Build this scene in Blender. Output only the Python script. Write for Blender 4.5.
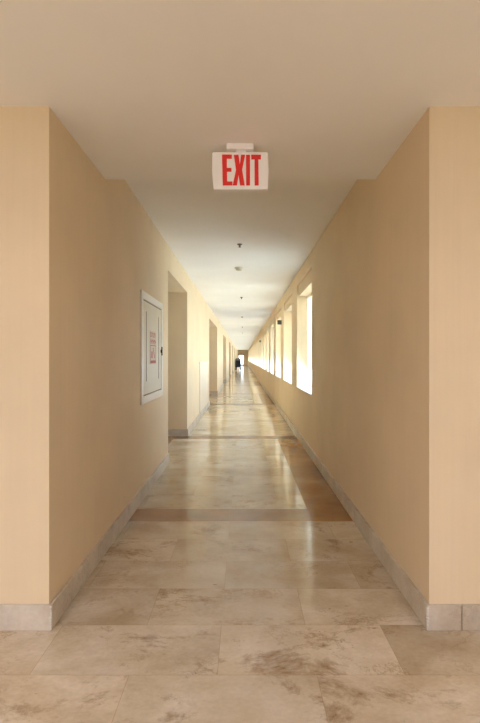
import bpy, bmesh, math, random
from mathutils import Vector

for o in list(bpy.data.objects):
    bpy.data.objects.remove(o)
S = bpy.context.scene
COL = S.collection
random.seed(7)

# ------------------------------------------------------------------ camera
EYE = 1.3485
cam_d = bpy.data.cameras.new('camera')
cam_d.sensor_fit = 'AUTO'
cam_d.sensor_width = 36
cam_d.lens = 36 * 502.4 / 723
cam_d.shift_x = -3.2 / 723
cam_d.shift_y = -3.5 / 723
cam_d.clip_start = .02
cam_d.clip_end = 400
cam = bpy.data.objects.new('camera', cam_d)
cam.location = (0, 0, EYE)
cam.rotation_euler = (math.pi / 2, 0, 0)
COL.objects.link(cam)
S.camera = cam

# ------------------------------------------------------------------ sky, light, exposure
SKY = 19
w = bpy.data.worlds.new('sky')
S.world = w
w.use_nodes = True
nt = w.node_tree
nt.nodes.clear()
wo = nt.nodes.new('ShaderNodeOutputWorld')
bg = nt.nodes.new('ShaderNodeBackground')
tc = nt.nodes.new('ShaderNodeTexCoord')
sx = nt.nodes.new('ShaderNodeSeparateXYZ')
rp = nt.nodes.new('ShaderNodeValToRGB')
mr = nt.nodes.new('ShaderNodeMapRange')
mr.inputs[1].default_value = -1
mr.inputs[2].default_value = 1
nt.links.new(tc.outputs['Generated'], sx.inputs[0])
nt.links.new(sx.outputs[2], mr.inputs[0])
nt.links.new(mr.outputs[0], rp.inputs[0])
e = rp.color_ramp.elements
e[0].position = 0.0
e[0].color = (1.6, 1.72, 1.72, 1)          # sunlit pale ground
e[1].position = 1.0
e[1].color = (.30, .45, .75, 1)
m_ = e.new(.48); m_.color = (.95, 1.08, 1.16, 1)
m_ = e.new(.53); m_.color = (.62, .76, .96, 1)
m_ = e.new(.7); m_.color = (.55, .72, 1.0, 1)
nt.links.new(rp.outputs[0], bg.inputs[0])
bg.inputs[1].default_value = SKY
nt.links.new(bg.outputs[0], wo.inputs[0])


def area(name, loc, sx, sy, power, col, rot=(0, 0, 0)):
    d = bpy.data.lights.new(name, 'AREA')
    d.shape = 'RECTANGLE'
    d.size, d.size_y = sx, sy
    d.energy = power
    d.color = col
    o = bpy.data.objects.new(name, d)
    o.location = loc
    o.rotation_euler = rot
    COL.objects.link(o)
    return o


# unseen area lights added in the lobby to brighten the corridor mouth
for lx, pw in ((-1.9, 108), (1.9, 62)):
    area('added_lobby_light', (lx, -1.2, 2.585), 1.2, 1.2, pw, (.76, .825, 1.0))

S.view_settings.view_transform = 'Standard'
S.view_settings.look = 'None'
S.view_settings.exposure = 0.0
S.view_settings.gamma = 1
S.view_settings.use_curve_mapping = False
S.cycles.use_denoising = True
S.cycles.max_bounces = 12
S.cycles.diffuse_bounces = 8
S.cycles.glossy_bounces = 4
S.cycles.transmission_bounces = 6
S.cycles.transparent_max_bounces = 12
S.cycles.sample_clamp_indirect = 8
S.cycles.caustics_reflective = False
S.cycles.caustics_refractive = False


# ------------------------------------------------------------------ materials
def principled(name, col, rough=.6, metal=0, spec=.5):
    m = bpy.data.materials.new(name)
    m.use_nodes = True
    b = m.node_tree.nodes['Principled BSDF']
    b.inputs['Base Color'].default_value = (*col, 1)
    b.inputs['Roughness'].default_value = rough
    b.inputs['Metallic'].default_value = metal
    b.inputs['Specular IOR Level'].default_value = spec
    return m, m.node_tree, b


def N(nt, t, **kw):
    n = nt.nodes.new(t)
    for k, v in kw.items():
        setattr(n, k, v)
    return n


def ramp(nt, fac, stops):
    r = N(nt, 'ShaderNodeValToRGB')
    el = r.color_ramp.elements
    while len(el) > 1:
        el.remove(el[-1])
    el[0].position = stops[0][0]; el[0].color = stops[0][1]
    for p, c in stops[1:]:
        q = el.new(p); q.color = c
    nt.links.new(fac, r.inputs[0])
    return r.outputs[0]


def obj_coord(nt, scale=(1, 1, 1), loc=(0, 0, 0)):
    t = N(nt, 'ShaderNodeTexCoord')
    mp = N(nt, 'ShaderNodeMapping')
    mp.inputs['Scale'].default_value = scale
    mp.inputs['Location'].default_value = loc
    nt.links.new(t.outputs['Object'], mp.inputs[0])
    return mp.outputs[0]


def noise(nt, vec, scale, detail=4, rough=.55, dist=0):
    n = N(nt, 'ShaderNodeTexNoise')
    n.inputs['Scale'].default_value = scale
    n.inputs['Detail'].default_value = detail
    n.inputs['Roughness'].default_value = rough
    n.inputs['Distortion'].default_value = dist
    nt.links.new(vec, n.inputs[0])
    return n.outputs['Fac']


def mixc(nt, fac, a, b, mode='MIX'):
    m = N(nt, 'ShaderNodeMix', data_type='RGBA', blend_type=mode)
    if isinstance(fac, (int, float)):
        m.inputs[0].default_value = fac
    else:
        nt.links.new(fac, m.inputs[0])
    for i, v in ((6, a), (7, b)):
        if isinstance(v, tuple):
            m.inputs[i].default_value = v if len(v) == 4 else (*v, 1)
        else:
            nt.links.new(v, m.inputs[i])
    return m.outputs[2]


def bump(nt, b, h, strength, dist=.002):
    bp = N(nt, 'ShaderNodeBump')
    bp.inputs['Strength'].default_value = strength
    bp.inputs['Distance'].default_value = dist
    nt.links.new(h, bp.inputs['Height'])
    nt.links.new(bp.outputs[0], b.inputs['Normal'])


def paint(name, col, rough=.7, texture=.25, var=.05, streak=.014):
    m, nt, b = principled(name, col, rough, spec=.25)
    v = obj_coord(nt)
    c = ramp(nt, noise(nt, v, 1.3, 3), [(.3, (*[x * (1 - var) for x in col], 1)), (.7, (*[x * (1 + var) for x in col], 1))])
    nt.links.new(c, b.inputs['Base Color'])
    v2 = obj_coord(nt, (120, 120, 5))
    st = ramp(nt, noise(nt, obj_coord(nt, (40, 40, .8)), 1.0, 4), [(.3, (1 - streak, 1 - streak, 1 - streak, 1)), (.7, (1 + streak,) * 3 + (1,))])
    nt.links.new(mixc(nt, 1.0, c, st, 'MULTIPLY'), b.inputs['Base Color'])
    bump(nt, b, noise(nt, v2, 1.0, 3), texture, .002)
    return m


M_WALL = paint('beige_wall_paint', (.78, .64, .45), texture=.5)
M_CEIL = paint('white_ceiling_paint', (.92, .915, .895), .85, .04, .02, 0)


def stone(name, base, dark, pale, rough, tile=None, grout=(.30, .22, .15), vein=.5, seed=0, tone=.15):
    m, nt, b = principled(name, base, rough, spec=.5)
    v = obj_coord(nt, loc=(seed, seed * .7, 0))
    tone_c = None
    if tile:
        # every tile is cut from another piece of stone: find the tile and shift the pattern by its own random amount
        def M(op, a, b=0.0):
            q = N(nt, 'ShaderNodeMath', operation=op)
            for k, z in enumerate((a, b)):
                if isinstance(z, (int, float)):
                    q.inputs[k].default_value = z
                else:
                    nt.links.new(z, q.inputs[k])
            return q.outputs[0]
        xyz = N(nt, 'ShaderNodeSeparateXYZ')
        nt.links.new(obj_coord(nt, loc=tile[2]), xyz.inputs[0])
        row = M('FLOOR', M('DIVIDE', xyz.outputs[1], tile[1]))
        even = M('SUBTRACT', 1.0, M('FLOORED_MODULO', row, 2.0))
        colm = M('FLOOR', M('DIVIDE', M('ADD', xyz.outputs[0], M('MULTIPLY', even, .47 * tile[0])), tile[0]))
        cx = N(nt, 'ShaderNodeCombineXYZ')
        nt.links.new(row, cx.inputs[0])
        nt.links.new(colm, cx.inputs[1])
        wn = N(nt, 'ShaderNodeTexWhiteNoise', noise_dimensions='2D')
        nt.links.new(cx.outputs[0], wn.inputs['Vector'])
        sc_ = N(nt, 'ShaderNodeVectorMath', operation='SCALE')
        nt.links.new(wn.outputs['Color'], sc_.inputs[0])
        sc_.inputs['Scale'].default_value = 23.0
        ad = N(nt, 'ShaderNodeVectorMath', operation='ADD')
        nt.links.new(v, ad.inputs[0])
        nt.links.new(sc_.outputs[0], ad.inputs[1])
        v = ad.outputs[0]
        tone_c = ramp(nt, wn.outputs['Value'], [(0, (1 - tone, 1 - tone * 1.15, 1 - tone * 1.35, 1)), (1, (1 + tone * .6,) * 3 + (1,))])
    mpv = N(nt, 'ShaderNodeMapping')
    mpv.inputs['Scale'].default_value = (1, 1.25, 1)
    nt.links.new(v, mpv.inputs[0])
    v = mpv.outputs[0]
    cloud = noise(nt, v, 2.6, 7, .62, .3)
    c = ramp(nt, cloud, [(.30, (base[0] * .80, base[1] * .75, base[2] * .68, 1)), (.5, (*base, 1)), (.72, (*pale, 1))])
    # brown travertine clouds, ragged at the edge
    n2 = noise(nt, v, 2.3, 10, .74, .35)
    blot = ramp(nt, n2, [(.565, (0, 0, 0, 1)), (.61, (vein * .33,) * 3 + (1,)), (.70, (vein,) * 3 + (1,))])
    c = mixc(nt, blot, c, dark)
    # thin wandering veins
    n3 = noise(nt, v, 1.7, 9, .70, .25)
    thin = ramp(nt, n3, [(.488, (0, 0, 0, 1)), (.498, (vein * .6,) * 3 + (1,)), (.502, (vein * .6,) * 3 + (1,)), (.512, (0, 0, 0, 1))])
    n4 = noise(nt, v, 0.9, 3, .5)
    gate = ramp(nt, n4, [(.45, (0, 0, 0, 1)), (.62, (1, 1, 1, 1))])
    thin = mixc(nt, 1.0, thin, gate, 'MULTIPLY')
    c = mixc(nt, thin, c, dark)
    # small pits
    n5 = noise(nt, v, 13, 4, .65, .3)
    pit = ramp(nt, n5, [(.66, (0, 0, 0, 1)), (.74, (vein * .9,) * 3 + (1,))])
    pit = mixc(nt, 1.0, pit, ramp(nt, noise(nt, v, 1.8, 2), [(.42, (0, 0, 0, 1)), (.6, (1, 1, 1, 1))]), 'MULTIPLY')
    c = mixc(nt, pit, c, tuple(a * .72 for a in dark))
    fine = noise(nt, v, 45, 3, .6)
    c = mixc(nt, 1.0, c, ramp(nt, fine, [(.3, (.93, .93, .93, 1)), (.7, (1.05, 1.05, 1.05, 1))]), 'MULTIPLY')
    if tile:
        br = N(nt, 'ShaderNodeTexBrick')
        br.offset = .47
        br.offset_frequency = 2
        br.inputs['Scale'].default_value = 1
        br.inputs['Mortar Size'].default_value = .0016
        br.inputs['Mortar Smooth'].default_value = .2
        br.inputs['Brick Width'].default_value = tile[0]
        br.inputs['Row Height'].default_value = tile[1]
        br.inputs['Color1'].default_value = (1, 1, 1, 1)
        br.inputs['Color2'].default_value = (1, 1, 1, 1)
        br.inputs['Mortar'].default_value = (.80, .74, .66, 1)
        nt.links.new(obj_coord(nt, loc=tile[2]), br.inputs[0])
        c = mixc(nt, 1.0, c, br.outputs['Color'], 'MULTIPLY')
        c = mixc(nt, 1.0, c, tone_c, 'MULTIPLY')
    nt.links.new(c, b.inputs['Base Color'])
    rr = N(nt, 'ShaderNodeMapRange')
    rr.inputs[3].default_value = rough * .8
    rr.inputs[4].default_value = rough * 1.35
    nt.links.new(n2, rr.inputs[0])
    nt.links.new(rr.outputs[0], b.inputs['Roughness'])
    bump(nt, b, fine, .03, .001)
    return m


M_FLOOR = stone('polished_cream_travertine', (.60, .50, .37), (.22, .11, .035), (.73, .65, .54), .11,
                tile=(.80, .40, (.11, -.137, 0)), vein=.9)
M_BAND = stone('pinkish_brown_marble', (.31, .165, .075), (.20, .105, .05), (.37, .215, .11), .2, vein=.4, seed=3)
M_BORDER = stone('golden_brown_marble', (.36, .17, .035), (.17, .075, .018), (.46, .25, .08), .22, vein=.6, seed=9)
M_BASE = stone('grey_beige_marble_skirting', (.60, .53, .44), (.33, .26, .19), (.72, .66, .58), .4, vein=.6, seed=5)

M_MORTAR, _, _ = principled('pale_broken_mortar', (.68, .65, .60), .9)
M_WHITE, _, _ = principled('white_enamel', (.88, .86, .82), .4)
M_SIGN, _, _ = principled('white_plastic', (.93, .92, .93), .45)
M_RED, _, _ = principled('red_plastic', (.80, .025, .02), .5)
M_REDPRINT, _, _ = principled('faded_red_print', (.50, .10, .08), .6)
M_CREAM, _, _ = principled('cream_painted_metal', (.70, .64, .52), .45)
M_LABEL, _, _ = principled('cream_printed_card', (.68, .57, .46), .6)
M_SHADOWGAP, _, _ = principled('brown_seal', (.22, .15, .10), .7)
M_DARK, _, _ = principled('dark_metal', (.06, .055, .05), .4, .6)
M_BLACK, _, _ = principled('black_fabric', (.012, .012, .012), .8)
M_GREY, _, _ = principled('grey_plastic', (.13, .13, .115), .6)
M_GREEN, _, _ = principled('dark_green_metal', (.13, .14, .08), .5)
M_DET, _, _ = principled('aged_ivory_plastic', (.66, .61, .49), .5)
M_BRONZE, _, _ = principled('dark_bronze', (.16, .12, .08), .5, .2)
M_ALU, _, _ = principled('white_aluminium', (.78, .80, .82), .4)
M_DOORFRAME, _, _ = principled('brown_door_wood', (.32, .19, .09), .5)
M_DOOR, _, _ = principled('brown_door_laminate', (.36, .22, .11), .5)
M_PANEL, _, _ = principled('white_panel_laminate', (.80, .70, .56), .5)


def glass_mat(name='clear_window_glass', tint=(.93, .96, .96, 1)):
    m = bpy.data.materials.new(name)
    m.use_nodes = True
    nt = m.node_tree
    nt.nodes.clear()
    o = N(nt, 'ShaderNodeOutputMaterial')
    t = N(nt, 'ShaderNodeBsdfTransparent')
    t.inputs[0].default_value = tint
    g = N(nt, 'ShaderNodeBsdfGlossy')
    g.inputs['Roughness'].default_value = .02
    f = N(nt, 'ShaderNodeFresnel')
    f.inputs[0].default_value = 1.35
    mx = N(nt, 'ShaderNodeMixShader')
    ge = N(nt, 'ShaderNodeNewGeometry')       # reflect at the outer faces only, no false total reflection inside the pane
    inv = N(nt, 'ShaderNodeMath', operation='SUBTRACT')
    inv.inputs[0].default_value = 1
    nt.links.new(ge.outputs['Backfacing'], inv.inputs[1])
    mu = N(nt, 'ShaderNodeMath', operation='MULTIPLY')
    nt.links.new(f.outputs[0], mu.inputs[0])
    nt.links.new(inv.outputs[0], mu.inputs[1])
    nt.links.new(mu.outputs[0], mx.inputs[0])
    nt.links.new(t.outputs[0], mx.inputs[1])
    nt.links.new(g.outputs[0], mx.inputs[2])
    nt.links.new(mx.outputs[0], o.inputs[0])
    return m


M_GLASS = glass_mat()
M_TINTED = glass_mat('tinted_door_glass', (.55, .55, .54, 1))


def blind_mat():
    m = bpy.data.materials.new('cream_blind_fabric')
    m.use_nodes = True
    nt = m.node_tree
    nt.nodes.clear()
    o = N(nt, 'ShaderNodeOutputMaterial')
    d = N(nt, 'ShaderNodeBsdfDiffuse')
    d.inputs[0].default_value = (.82, .79, .72, 1)
    t = N(nt, 'ShaderNodeBsdfTranslucent')
    t.inputs[0].default_value = (.92, .89, .82, 1)
    mx = N(nt, 'ShaderNodeMixShader')
    mx.inputs[0].default_value = .36
    nt.links.new(d.outputs[0], mx.inputs[1])
    nt.links.new(t.outputs[0], mx.inputs[2])
    nt.links.new(mx.outputs[0], o.inputs[0])
    return m


M_BLIND = blind_mat()


# ------------------------------------------------------------------ mesh helpers
def box(bm, x0, x1, y0, y1, z0, z1, mi=0):
    vs = [bm.verts.new((x, y, z)) for z in (z0, z1) for y in (y0, y1) for x in (x0, x1)]
    for idx in ((0, 2, 3, 1), (4, 5, 7, 6), (0, 1, 5, 4), (2, 6, 7, 3), (0, 4, 6, 2), (1, 3, 7, 5)):
        f = bm.faces.new([vs[i] for i in idx])
        f.material_index = mi
    return vs


def lathe(bm, prof, cx, cy, seg=20):
    """profile of (radius, z) revolved about a vertical axis"""
    rings = []
    for r, z in prof:
        rings.append([bm.verts.new((cx + max(r, 1e-4) * math.cos(2 * math.pi * k / seg),
                                    cy + max(r, 1e-4) * math.sin(2 * math.pi * k / seg), z)) for k in range(seg)])
    for a, b in zip(rings, rings[1:]):
        for k in range(seg):
            bm.faces.new((a[k], a[(k + 1) % seg], b[(k + 1) % seg], b[k]))
    bm.faces.new(rings[0])
    bm.faces.new(list(reversed(rings[-1])))


def cyl(bm, p0, p1, r, seg=14):
    p0, p1 = Vector(p0), Vector(p1)
    d = (p1 - p0).normalized()
    a = d.orthogonal().normalized()
    b = d.cross(a)
    r0 = [bm.verts.new(p0 + r * (math.cos(t) * a + math.sin(t) * b)) for t in [2 * math.pi * k / seg for k in range(seg)]]
    r1 = [bm.verts.new(p1 + r * (math.cos(t) * a + math.sin(t) * b)) for t in [2 * math.pi * k / seg for k in range(seg)]]
    for k in range(seg):
        bm.faces.new((r0[k], r0[(k + 1) % seg], r1[(k + 1) % seg], r1[k]))
    bm.faces.new(list(reversed(r0)))
    bm.faces.new(r1)


def prism_xz(bm, pts, y0, y1):
    """outline in (x, z) extruded along y"""
    a = [bm.verts.new((x, y0, z)) for x, z in pts]
    b = [bm.verts.new((x, y1, z)) for x, z in pts]
    n = len(pts)
    bm.faces.new(a)
    bm.faces.new(list(reversed(b)))
    for k in range(n):
        bm.faces.new((a[k], b[k], b[(k + 1) % n], a[(k + 1) % n]))


def make(name, bm, mats, parent=None, loc=(0, 0, 0), bevel=0, smooth=False, segs=2):
    bmesh.ops.recalc_face_normals(bm, faces=bm.faces)
    me = bpy.data.meshes.new(name)
    bm.to_mesh(me)
    bm.free()
    for m in (mats if isinstance(mats, (list, tuple)) else [mats]):
        me.materials.append(m)
    if smooth:
        for p in me.polygons:
            p.use_smooth = True
    o = bpy.data.objects.new(name, me)
    COL.objects.link(o)
    o.location = loc
    if parent:
        o.parent = parent
    if bevel:
        bv = o.modifiers.new('bevel', 'BEVEL')
        bv.width = bevel
        bv.segments = segs
        bv.limit_method = 'ANGLE'
    return o


def B():
    return bmesh.new()


def thing(name, label, cat, loc=(0, 0, 0), group=None, kind=None):
    o = bpy.data.objects.new(name, None)
    o.empty_display_size = .1
    COL.objects.link(o)
    o.location = loc
    tag(o, label, cat, group, kind)
    return o


def tag(o, label=None, cat=None, group=None, kind=None):
    if label: o['label'] = label
    if cat: o['category'] = cat
    if group: o['group'] = group
    if kind: o['kind'] = kind
    return o


def dup(root, loc, label, group=None, name=None):
    r = root.copy()
    COL.objects.link(r)
    r.location = loc
    if name: r.name = name
    if label: r['label'] = label
    if group: r['group'] = group
    for ch in list(root.children):
        c = ch.copy()
        COL.objects.link(c)
        c.parent = r
        for g in list(ch.children):
            d = g.copy()
            COL.objects.link(d)
            d.parent = c
    return r


# ------------------------------------------------------------------ the shell
XL, XR = -.966, .926          # corridor wall faces
Y0, YE = 2.50, 90.0           # corridor mouth, far end
ZC1, ZC2 = 2.60, 2.80         # low ceiling, corridor ceiling
YS = 3.52                     # where the ceiling steps up
ALC = [(6.46, 8.66), (14.3, 18.7), (24.2, 28.6), (34.1, 38.5), (44., 48.4), (53.9, 58.3), (63.8, 68.2), (73.7, 78.1), (83.6, 88.)]
ALX = -2.5                    # alcove back wall
ZA = 2.48                     # alcove head
LX, LY = 3.4, -4.2            # lobby extents
WIN0, WINP, WINL, NWIN = 6.80, 2.80, 1.86, 29
ZS, ZH, ZN = .84, 2.41, 2.585
REC = .25                     # depth of the window reveals

# floor: one mesh, inlaid bands by material
bm = B()


def quad(x0, x1, y0, y1, mi):
    f = bm.faces.new([bm.verts.new(p) for p in ((x0, y0, 0), (x1, y0, 0), (x1, y1, 0), (x0, y1, 0))])
    f.material_index = mi


quad(-LX - .3, LX + .3, LY - .3, Y0, 0)
bands = [4.15, 8.37, 14.45, 18.7, 24.4, 28.6, 34.3, 38.5, 44.2, 48.4, 54.1, 58.3, 64., 68.2, 73.9, 78.1, 83.8, 88.]
BW = .34
BX = .57
y = Y0
for i, b in enumerate(bands):
    bordered = i % 2 == 1
    if bordered:
        quad(XL - .2, BX, y, b, 0)
        quad(BX, XR + .05, y, b, 2)
    else:
        quad(XL - .2, XR + .05, y, b, 0)
    if i % 2 == 0:
        quad(XL - .2, BX, b, b + BW, 1)
        quad(BX, XR + .05, b, b + BW, 2)
    else:
        quad(XL - .2, XR + .05, b, b + BW, 1)
    y = b + BW
quad(XL - .2, XR + .05, y, YE + .6, 0)
for a0, a1 in ALC:
    quad(ALX - .1, XL - .2, a0 - .05, a1 + .05, 1)
tag(make('floor', bm, [M_FLOOR, M_BAND, M_BORDER]), kind='structure')

# ceiling
bm = B()
box(bm, -LX - .3, LX + .3, LY - .3, Y0 + .01, ZC1, 3.1)
box(bm, XL - .15, XR + .15, Y0 + .01, YS, ZC1, 3.1)
box(bm, XL - .15, XR + .15, YS, YE + .6, ZC2, 3.1)
tag(make('ceiling', bm, M_CEIL), kind='structure')

# left wall: piers, heads over the alcoves, alcove backs
bm = B()
box(bm, -LX, XL, Y0, ALC[0][0], 0, 3.0)
for i, (a0, a1) in enumerate(ALC):
    box(bm, ALX - .1, XL, a0, a1, ZA, 3.0)
    box(bm, ALX - .25, ALX, a0, a1, 0, ZA)
    nxt = ALC[i + 1][0] if i + 1 < len(ALC) else YE
    box(bm, ALX - .25, XL, a1, nxt, 0, 3.0)
tag(make('wall_left', bm, M_WALL), kind='structure')

# right wall: window openings with a shallow sunk lintel above each
bm = B()
T = .31
box(bm, XR, LX, Y0, Y0 + .25, 0, 3.0)
box(bm, XR, XR + T, Y0 + .25, WIN0, 0, 3.0)
for k in range(NWIN):
    a = WIN0 + WINP * k
    b = a + WINL
    box(bm, XR, XR + T, a, b, 0, ZS)
    box(bm, XR + .03, XR + T, a, b, ZH, ZN)
    box(bm, XR, XR + T, a, b, ZN, 3.0)
    nxt = WIN0 + WINP * (k + 1) if k + 1 < NWIN else YE
    box(bm, XR, XR + T, b, nxt, 0, 3.0)
tag(make('wall_right', bm, M_WALL), kind='structure')

# far end wall with a glazed door
DX0, DX1, DZ = -.84, .11, 2.06
bm = B()
box(bm, ALX, DX0, YE, YE + .2, 0, 3.0)
box(bm, DX1, XR + T, YE, YE + .2, 0, 3.0)
box(bm, DX0, DX1, YE, YE + .2, DZ, 3.0)
tag(make('wall_far', bm, M_WALL), kind='structure')
bm = B()
for x0, x1, z0, z1 in ((DX0, DX0 + .09, 0, DZ), (DX1 - .09, DX1, 0, DZ), (DX0 + .09, DX1 - .09, DZ - .22, DZ), (DX0 + .09, DX1 - .09, 0, .2)):
    box(bm, x0, x1, YE - .03, YE + .12, z0, z1)
d1 = tag(make('door_1', bm, M_DOORFRAME, bevel=.006), kind='structure')
bm = B()
box(bm, DX0 + .09, DX1 - .09, YE + .04, YE + .05, .2, DZ - .22)
make('pane', bm, M_TINTED, d1)

# lobby behind the camera: side walls and a back wall, its unseen window added to let daylight in
bm = B()
box(bm, -LX - .2, -LX, LY, Y0 + .25, 0, 3.0)
tag(make('wall_lobby_left', bm, M_WALL), kind='structure')
bm = B()
box(bm, LX, LX + .2, LY, Y0 + .25, 0, 3.0)
tag(make('wall_lobby_right', bm, M_WALL), kind='structure')
GX, GZ0, GZ1 = .40, .9, 2.0
bm = B()
box(bm, -LX, -GX, LY - .2, LY, 0, 3.0)
box(bm, GX, LX, LY - .2, LY, 0, 3.0)
box(bm, -GX, GX, LY - .2, LY, 0, GZ0)
box(bm, -GX, GX, LY - .2, LY, GZ1, 3.0)
tag(make('wall_lobby_back', bm, M_WALL), kind='structure')
bm = B()
for x0, x1, z0, z1 in ((-GX, -GX + .05, GZ0, GZ1), (GX - .05, GX, GZ0, GZ1), (-.03, .03, GZ0 + .05, GZ1 - .05), (-GX + .05, GX - .05, GZ0, GZ0 + .05), (-GX + .05, GX - .05, GZ1 - .05, GZ1)):
    box(bm, x0, x1, LY - .14, LY - .08, z0, z1)
wl = tag(make('window_%d' % (NWIN + 1), bm, M_ALU, bevel=.004), kind='structure')
bm = B()
box(bm, -GX + .05, GX - .05, LY - .115, LY - .107, GZ0 + .05, GZ1 - .05)
make('pane', bm, M_GLASS, wl)

# ------------------------------------------------------------------ skirtings
BH, BT = .125, .018


def skirt_run(bm, pts, side_len=.8):
    """straight skirting pieces with fine joints along x or y; pts = (x0,x1,y0,y1) boxes"""
    for x0, x1, y0, y1 in pts:
        if (y1 - y0) > (x1 - x0):
            n = max(1, round((y1 - y0) / side_len))
            st = (y1 - y0) / n
            for k in range(n):
                box(bm, x0, x1, y0 + k * st + .0012, y0 + (k + 1) * st - .0012, 0, BH)
        else:
            n = max(1, round((x1 - x0) / side_len))
            st = (x1 - x0) / n
            for k in range(n):
                box(bm, x0 + k * st + .0012, x0 + (k + 1) * st - .0012, y0, y1, 0, BH)


bm = B()
segs = [(-LX, XL + BT, Y0 - BT, Y0), (XL, XL + BT, Y0, ALC[0][0])]
for i, (a0, a1) in enumerate(ALC):
    nxt = ALC[i + 1][0] if i + 1 < len(ALC) else YE
    segs.append((XL, XL + BT, a1, nxt))
    segs.append((ALX, XL + BT, a1 - BT, a1))
    segs.append((ALX, XL, a0, a0 + BT))
skirt_run(bm, segs)


def chips(bm, cx, cy, sgn):
    """ragged white mortar showing where the corner of the skirting has broken"""
    z = .004
    while z < BH - .012:
        h = random.uniform(.008, .02)
        wd, dp = random.uniform(.004, .014), random.uniform(.001, .004)
        box(bm, min(cx + sgn * dp, cx - sgn * wd), max(cx + sgn * dp, cx - sgn * wd), cy - dp, cy + wd, z, min(z + h, BH + .004), 1)
        z += h + random.uniform(0, .006)


chips(bm, XL + BT, Y0 - BT, 1)
tag(make('baseboard_left', bm, [M_BASE, M_MORTAR], bevel=.003), kind='structure')
bm = B()
skirt_run(bm, [(XR - BT, XR + .155, Y0 - BT, Y0), (XR + .157, LX, Y0 - BT + .004, Y0), (XR - BT, XR, Y0, YE)])
chips(bm, XR - BT, Y0 - BT, -1)
tag(make('baseboard_right', bm, [M_BASE, M_MORTAR], bevel=.003), kind='structure')
bm = B()
skirt_run(bm, [(XL, DX0, YE - BT, YE), (DX1, XR, YE - BT, YE)])
tag(make('baseboard_far', bm, M_BASE), kind='structure')

# ------------------------------------------------------------------ windows and blinds
ORD = ['first', 'second', 'third', 'fourth', 'fifth', 'sixth', 'seventh', 'eighth']


def window_parts():
    """mesh data in the window's own frame: origin at near lower corner on the wall face"""
    L, H = WINL, ZH - ZS
    bm = B()
    fw = .045
    x0, x1 = REC - .02, REC + .03
    for y0, y1, z0, z1 in ((0, fw, 0, H), (L - fw, L, 0, H), (fw, L - fw, 0, fw), (fw, L - fw, H - fw, H),
                           (L / 2 - .02, L / 2 + .02, fw, H - fw)):
        box(bm, x0, x1, y0, y1, z0, z1)
    fr = make('window_1', bm, M_ALU, loc=(XR, WIN0, ZS), bevel=.004)
    bm = B()
    box(bm, REC + .002, REC + .008, fw, L - fw, fw, H - fw)
    make('pane', bm, M_GLASS, fr)
    bm = B()
    box(bm, -.012, REC - .021, .001, L - .001, .0, .018)
    make('sill', bm, M_WHITE, fr, bevel=.004)
    return fr


win = window_parts()
tag(win, kind='structure')
for k in range(1, NWIN):
    dup(win, (XR, WIN0 + WINP * k, ZS), None, name='window_%d' % (k + 1))

bl = thing('roller_blind', 'cream roller blind lowered in the window nearest the exit sign', 'blind',
           (XR + REC - .06, WIN0, ZH), 'cream roller blinds along the right wall')
bm = B()
box(bm, -.001, .001, .012, WINL - .012, -1.215, -.035)
make('fabric', bm, M_BLIND, bl)
bm = B()
cyl(bm, (0, .008, -.028), (0, WINL - .008, -.028), .022)
make('roller_tube', bm, M_WHITE, bl, smooth=False)
bm = B()
box(bm, -.006, .006, .012, WINL - .012, -1.24, -1.215)
make('bottom_rail', bm, M_WHITE, bl, bevel=.003)
for k in range(1, NWIN):
    if k < 6:
        lab = 'cream roller blind in the %s window from the exit sign' % ORD[k]
    else:
        lab = 'small cream roller blind far down the right wall beyond the sixth window'
    dup(bl, (XR + REC - .06, WIN0 + WINP * k, ZH), lab)

# ------------------------------------------------------------------ alcove doors (seen only from the side)
n = 2
for a0, a1 in ALC:
    c = (a0 + a1) / 2
    hw = .46
    bm = B()
    x0, x1 = ALX, ALX + .03
    for y0, y1, z0, z1 in ((c - hw - .08, c - hw, 0, 2.18), (c + hw, c + hw + .08, 0, 2.18), (c - hw, c + hw, 2.1, 2.18)):
        box(bm, x0, x1, y0, y1, z0, z1)
    d = tag(make('door_%d' % n, bm, M_DOORFRAME, bevel=.004), kind='structure')
    bm = B()
    box(bm, ALX, ALX + .018, c - hw + .003, c + hw - .003, .006, 2.097)
    make('door_leaf', bm, M_DOOR, d, bevel=.003)
    bm = B()
    cyl(bm, (ALX + .018, c + hw - .08, 1.02), (ALX + .07, c + hw - .08, 1.02), .012)
    cyl(bm, (ALX + .065, c + hw - .08, 1.02), (ALX + .065, c + hw - .2, 1.02), .01)
    make('door_handle', bm, M_DARK, d)
    n += 1

# ------------------------------------------------------------------ exit sign
YF = 2.935
sg = thing('exit_sign', 'white exit sign with red letters hanging from the ceiling', 'sign', (-.013, YF + .025, ZC1))
SC = YF / 502.4 / 6.0          # zoomed pixel -> metres


def sp(px, py):
    """reading of the enlarged sign -> (x, z) relative to the sign's base point"""
    X = (200 + px / 6 - 243.2) / 502.4 * YF
    Z = EYE - (130 + py / 6 - 358) / 502.4 * YF
    return X + .013, Z - ZC1


def rounded(pts, r, seg=5):
    out = []
    n = len(pts)
    for i in range(n):
        p = Vector(pts[i]); a = Vector(pts[i - 1]); b = Vector(pts[(i + 1) % n])
        da, db = (a - p).normalized(), (b - p).normalized()
        p0, p1 = p + da * r, p + db * r
        for k in range(seg + 1):
            t = k / seg
            out.append(tuple((1 - t) ** 2 * p0 + 2 * t * (1 - t) * p + t * t * p1))
    return out


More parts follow.
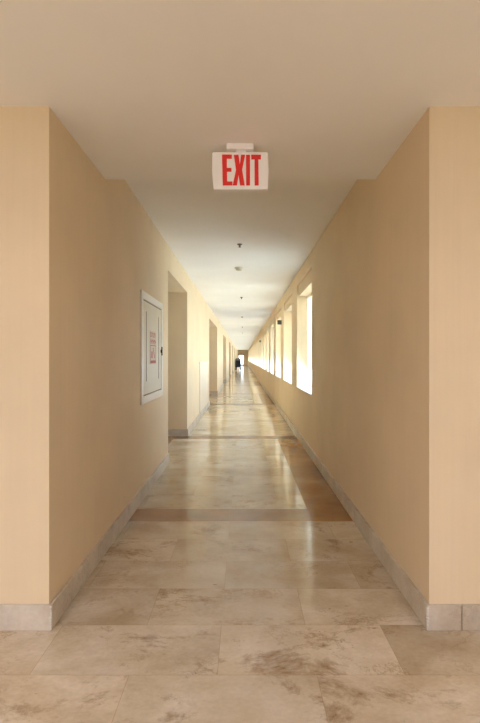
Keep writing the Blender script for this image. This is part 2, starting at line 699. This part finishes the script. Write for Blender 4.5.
bm = B()
body = [sp(73, 131), sp(408, 131), sp(412, 250), sp(407, 355), sp(80, 356), sp(71, 250)]
prism_xz(bm, rounded(body, .011), -.025, .022)
make('housing', bm, M_SIGN, sg, bevel=.005)
bm = B()
(x0, _), (x1, _) = sp(160, 0), sp(322, 0)
box(bm, x0, x1, -.035, .035, -.034, 0)
make('canopy', bm, M_SIGN, sg, bevel=.004)
bm = B()
box(bm, -.03, .03, -.012, .012, -.055, -.03)
make('mounting_neck', bm, M_SIGN, sg)
LET = {
    'E': [(132, 148), (191, 148), (191, 173), (161, 173), (161, 228), (189, 228), (189, 251), (162, 251), (163, 309), (195, 309), (195, 333), (137, 333)],
    'X': [(203, 149), (231, 149), (239, 205), (247, 149), (271, 149), (253, 238), (268, 333), (241, 333), (231, 272), (222, 333), (196, 333), (216, 240)],
    'I': [(276, 149), (300, 149), (300, 333), (277, 333)],
    'T': [(307, 149), (366, 149), (365, 177), (350, 177), (352, 333), (328, 333), (327, 177), (308, 177)],
}
for ch, pts in LET.items():
    bm = B()
    prism_xz(bm, [sp(*p) for p in pts], -.0268, -.0245)
    tag(make('letter', bm, M_RED, sg), label='red letter ' + ch)

# ------------------------------------------------------------------ hose cabinet on the left wall
CY0, CY1, CZ0, CZ1 = 4.71, 5.93, .905, 1.99
cb = thing('fire_hose_cabinet', 'white framed wall cabinet with a red printed notice on its door', 'cabinet', (XL, (CY0 + CY1) / 2, (CZ0 + CZ1) / 2))
hy, hz = (CY1 - CY0) / 2, (CZ1 - CZ0) / 2
bm = B()
fw = .075
for y0, y1, z0, z1 in ((-hy, -hy + fw, -hz, hz), (hy - fw, hy, -hz, hz), (-hy + fw, hy - fw, -hz, -hz + fw), (-hy + fw, hy - fw, hz - fw, hz)):
    box(bm, 0, .017, y0, y1, z0, z1)
make('frame', bm, M_WHITE, cb, bevel=.006)
bm = B()
box(bm, 0, .008, -hy + fw - .001, hy - fw + .001, -hz + fw - .001, hz - fw + .001)
tag(make('door_seal', bm, M_SHADOWGAP, cb), label='dark gap around the cabinet door')
bm = B()
g = .012
box(bm, .004, .011, -hy + fw + g, hy - fw - g, -hz + fw + g, hz - fw - g)
door = make('door', bm, M_CREAM, cb, bevel=.003)
# the two long vertical grooves that flank the notice
for yy in (-.37, .35):
    bm = B()
    box(bm, .006, .0125, yy - .012, yy + .012, -.33, .36)
    tag(make('slot', bm, M_SHADOWGAP, door), label='long dark vertical slot in the cabinet door')
bm = B()
cyl(bm, (.010, 0, 0), (.026, 0, 0), .02)
box(bm, .020, .030, -.016, .016, -.05, .05)
lt = make('latch', bm, M_DARK, door, loc=(0, hy - fw - .03, -.02), bevel=.003)
bm = B()
box(bm, .010, .013, -.185, .185, -.165, .185)
nb = tag(make('notice', bm, M_LABEL, cb), label='square card with faded red printing')
bm = B()


def ink(y0, y1, z0, z1):
    box(bm, .0125, .0138, y0, y1, z0, z1)


# faded, unreadable red print: two bold rows, a framed drawing, a base row
for i in range(6):
    y0 = -.16 + i * .055
    ink(y0, y0 + .014, .118, .168)
    if i % 2 == 0: ink(y0, y0 + .04, .154, .168)
    if i % 3 == 0: ink(y0, y0 + .034, .118, .13)
for i in range(5):
    y0 = -.15 + i * .064
    ink(y0, y0 + .018, .048, .098)
    ink(y0, y0 + .046, .066 + .01 * (i % 2), .082 + .01 * (i % 2))
ink(-.16, .16, .028, .036)
ink(.148, .16, -.12, .028)
ink(-.16, -.15, -.12, .028)
for i in range(5):
    ink(-.02 + i * .02, .02 + i * .02, -.01 - i * .022, .008 - i * .022)
ink(-.10, -.04, -.10, -.03)
ink(-.16, .16, -.155, -.125)
make('print', bm, M_REDPRINT, nb)

# ------------------------------------------------------------------ low white panel further down the left wall
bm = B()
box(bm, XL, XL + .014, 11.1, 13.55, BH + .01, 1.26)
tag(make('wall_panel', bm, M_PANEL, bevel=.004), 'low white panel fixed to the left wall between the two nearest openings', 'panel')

# ------------------------------------------------------------------ ceiling fittings
spk = thing('sprinkler', 'dark sprinkler head on the ceiling between the exit sign and the smoke detector', 'sprinkler', (-.045, 6.4, ZC2), 'sprinklers along the corridor ceiling')
bm = B()
lathe(bm, [(.034, 0), (.034, -.004), (.026, -.010), (.016, -.014)], 0, 0)
make('escutcheon', bm, M_BRONZE, spk)
bm = B()
lathe(bm, [(.016, -.012), (.014, -.02), (.010, -.024), (.006, -.034), (.003, -.038)], 0, 0, 12)
cyl(bm, (.013, 0, -.012), (.006, 0, -.038), .003, 8)
cyl(bm, (-.013, 0, -.012), (-.006, 0, -.038), .003, 8)
make('nozzle', bm, M_BRONZE, spk)
bm = B()
lathe(bm, [(.004, -.036), (.018, -.038), (.018, -.041), (.004, -.042)], 0, 0, 14)
make('deflector', bm, M_BRONZE, spk)
SPL = ['dark sprinkler head on the ceiling just beyond the smoke detector',
       'tiny sprinkler head second beyond the smoke detector',
       'tiny sprinkler head third beyond the smoke detector',
       'tiny sprinkler head fourth beyond the smoke detector']
for i, lab in enumerate(SPL):
    dup(spk, (-.04, 12.0 + 5.7 * i, ZC2), lab)

sm = thing('smoke_detector', 'round ivory smoke detector on the ceiling', 'smoke detector', (-.065, 8.05, ZC2))
bm = B()
lathe(bm, [(.074, 0), (.074, -.012), (.068, -.016)], 0, 0, 28)
make('base_plate', bm, M_DET, sm)
bm = B()
lathe(bm, [(.060, -.015), (.058, -.03), (.046, -.046), (.03, -.052), (.012, -.053)], 0, 0, 28)
make('sensor_dome', bm, M_DET, sm)

# dark lamps bracketed off the right wall between windows
lp = thing('emergency_light', 'small dark green lamp bracketed off the right wall by the third window', 'light', (XR, 12.14, 2.21), 'dark lamps on the right wall')
bm = B()
box(bm, -.012, 0, -.045, .045, -.055, .055)
make('back_plate', bm, M_GREEN, lp, bevel=.003)
bm = B()
box(bm, -.098, -.012, -.04, .04, -.05, .05)
make('lamp_body', bm, M_GREEN, lp, bevel=.008)
bm = B()
cyl(bm, (-.065, -.055, .0), (-.065, -.038, .0), .034)
make('lamp_head', bm, M_GREY, lp)
dup(lp, (XR, WIN0 + WINP * 7 - .47 - .0, 2.21), 'tiny dark lamp bracketed off the right wall far beyond the third window')

# ------------------------------------------------------------------ black trolley far down the corridor
tr = thing('service_trolley', 'black service trolley standing by the left wall near the far door', 'trolley', (-.555, 53.9, 0))
bm = B()
box(bm, -.31, .31, -.30, .30, .36, 1.10)
make('bag_body', bm, M_BLACK, tr, bevel=.05, segs=3)
bm = B()
box(bm, -.29, .29, -.29, .29, 1.10, 1.28)
box(bm, -.20, .20, -.25, .25, 1.28, 1.34)
tag(make('top_bin', bm, M_GREY, tr, bevel=.03), label='grey bin on top of the trolley')
for sx_ in (-.21, .24):
    for sy_ in (-.24, .24):
        bm = B()
        box(bm, sx_ - .075, sx_ + .075, sy_ - .04, sy_ + .04, .07, .38)
        lg = make('leg', bm, M_BLACK, tr, bevel=.006)
        bm = B()
        cyl(bm, (sx_ - .02, sy_, .05), (sx_ + .02, sy_, .05), .05)
        make('caster', bm, M_DARK, lg)
bm = B()
for s in (-.25, .25):
    cyl(bm, (s, -.29, .98), (s, -.40, 1.06), .014)
cyl(bm, (-.264, -.40, 1.06), (.264, -.40, 1.06), .014)
make('push_handle', bm, M_DARK, tr)
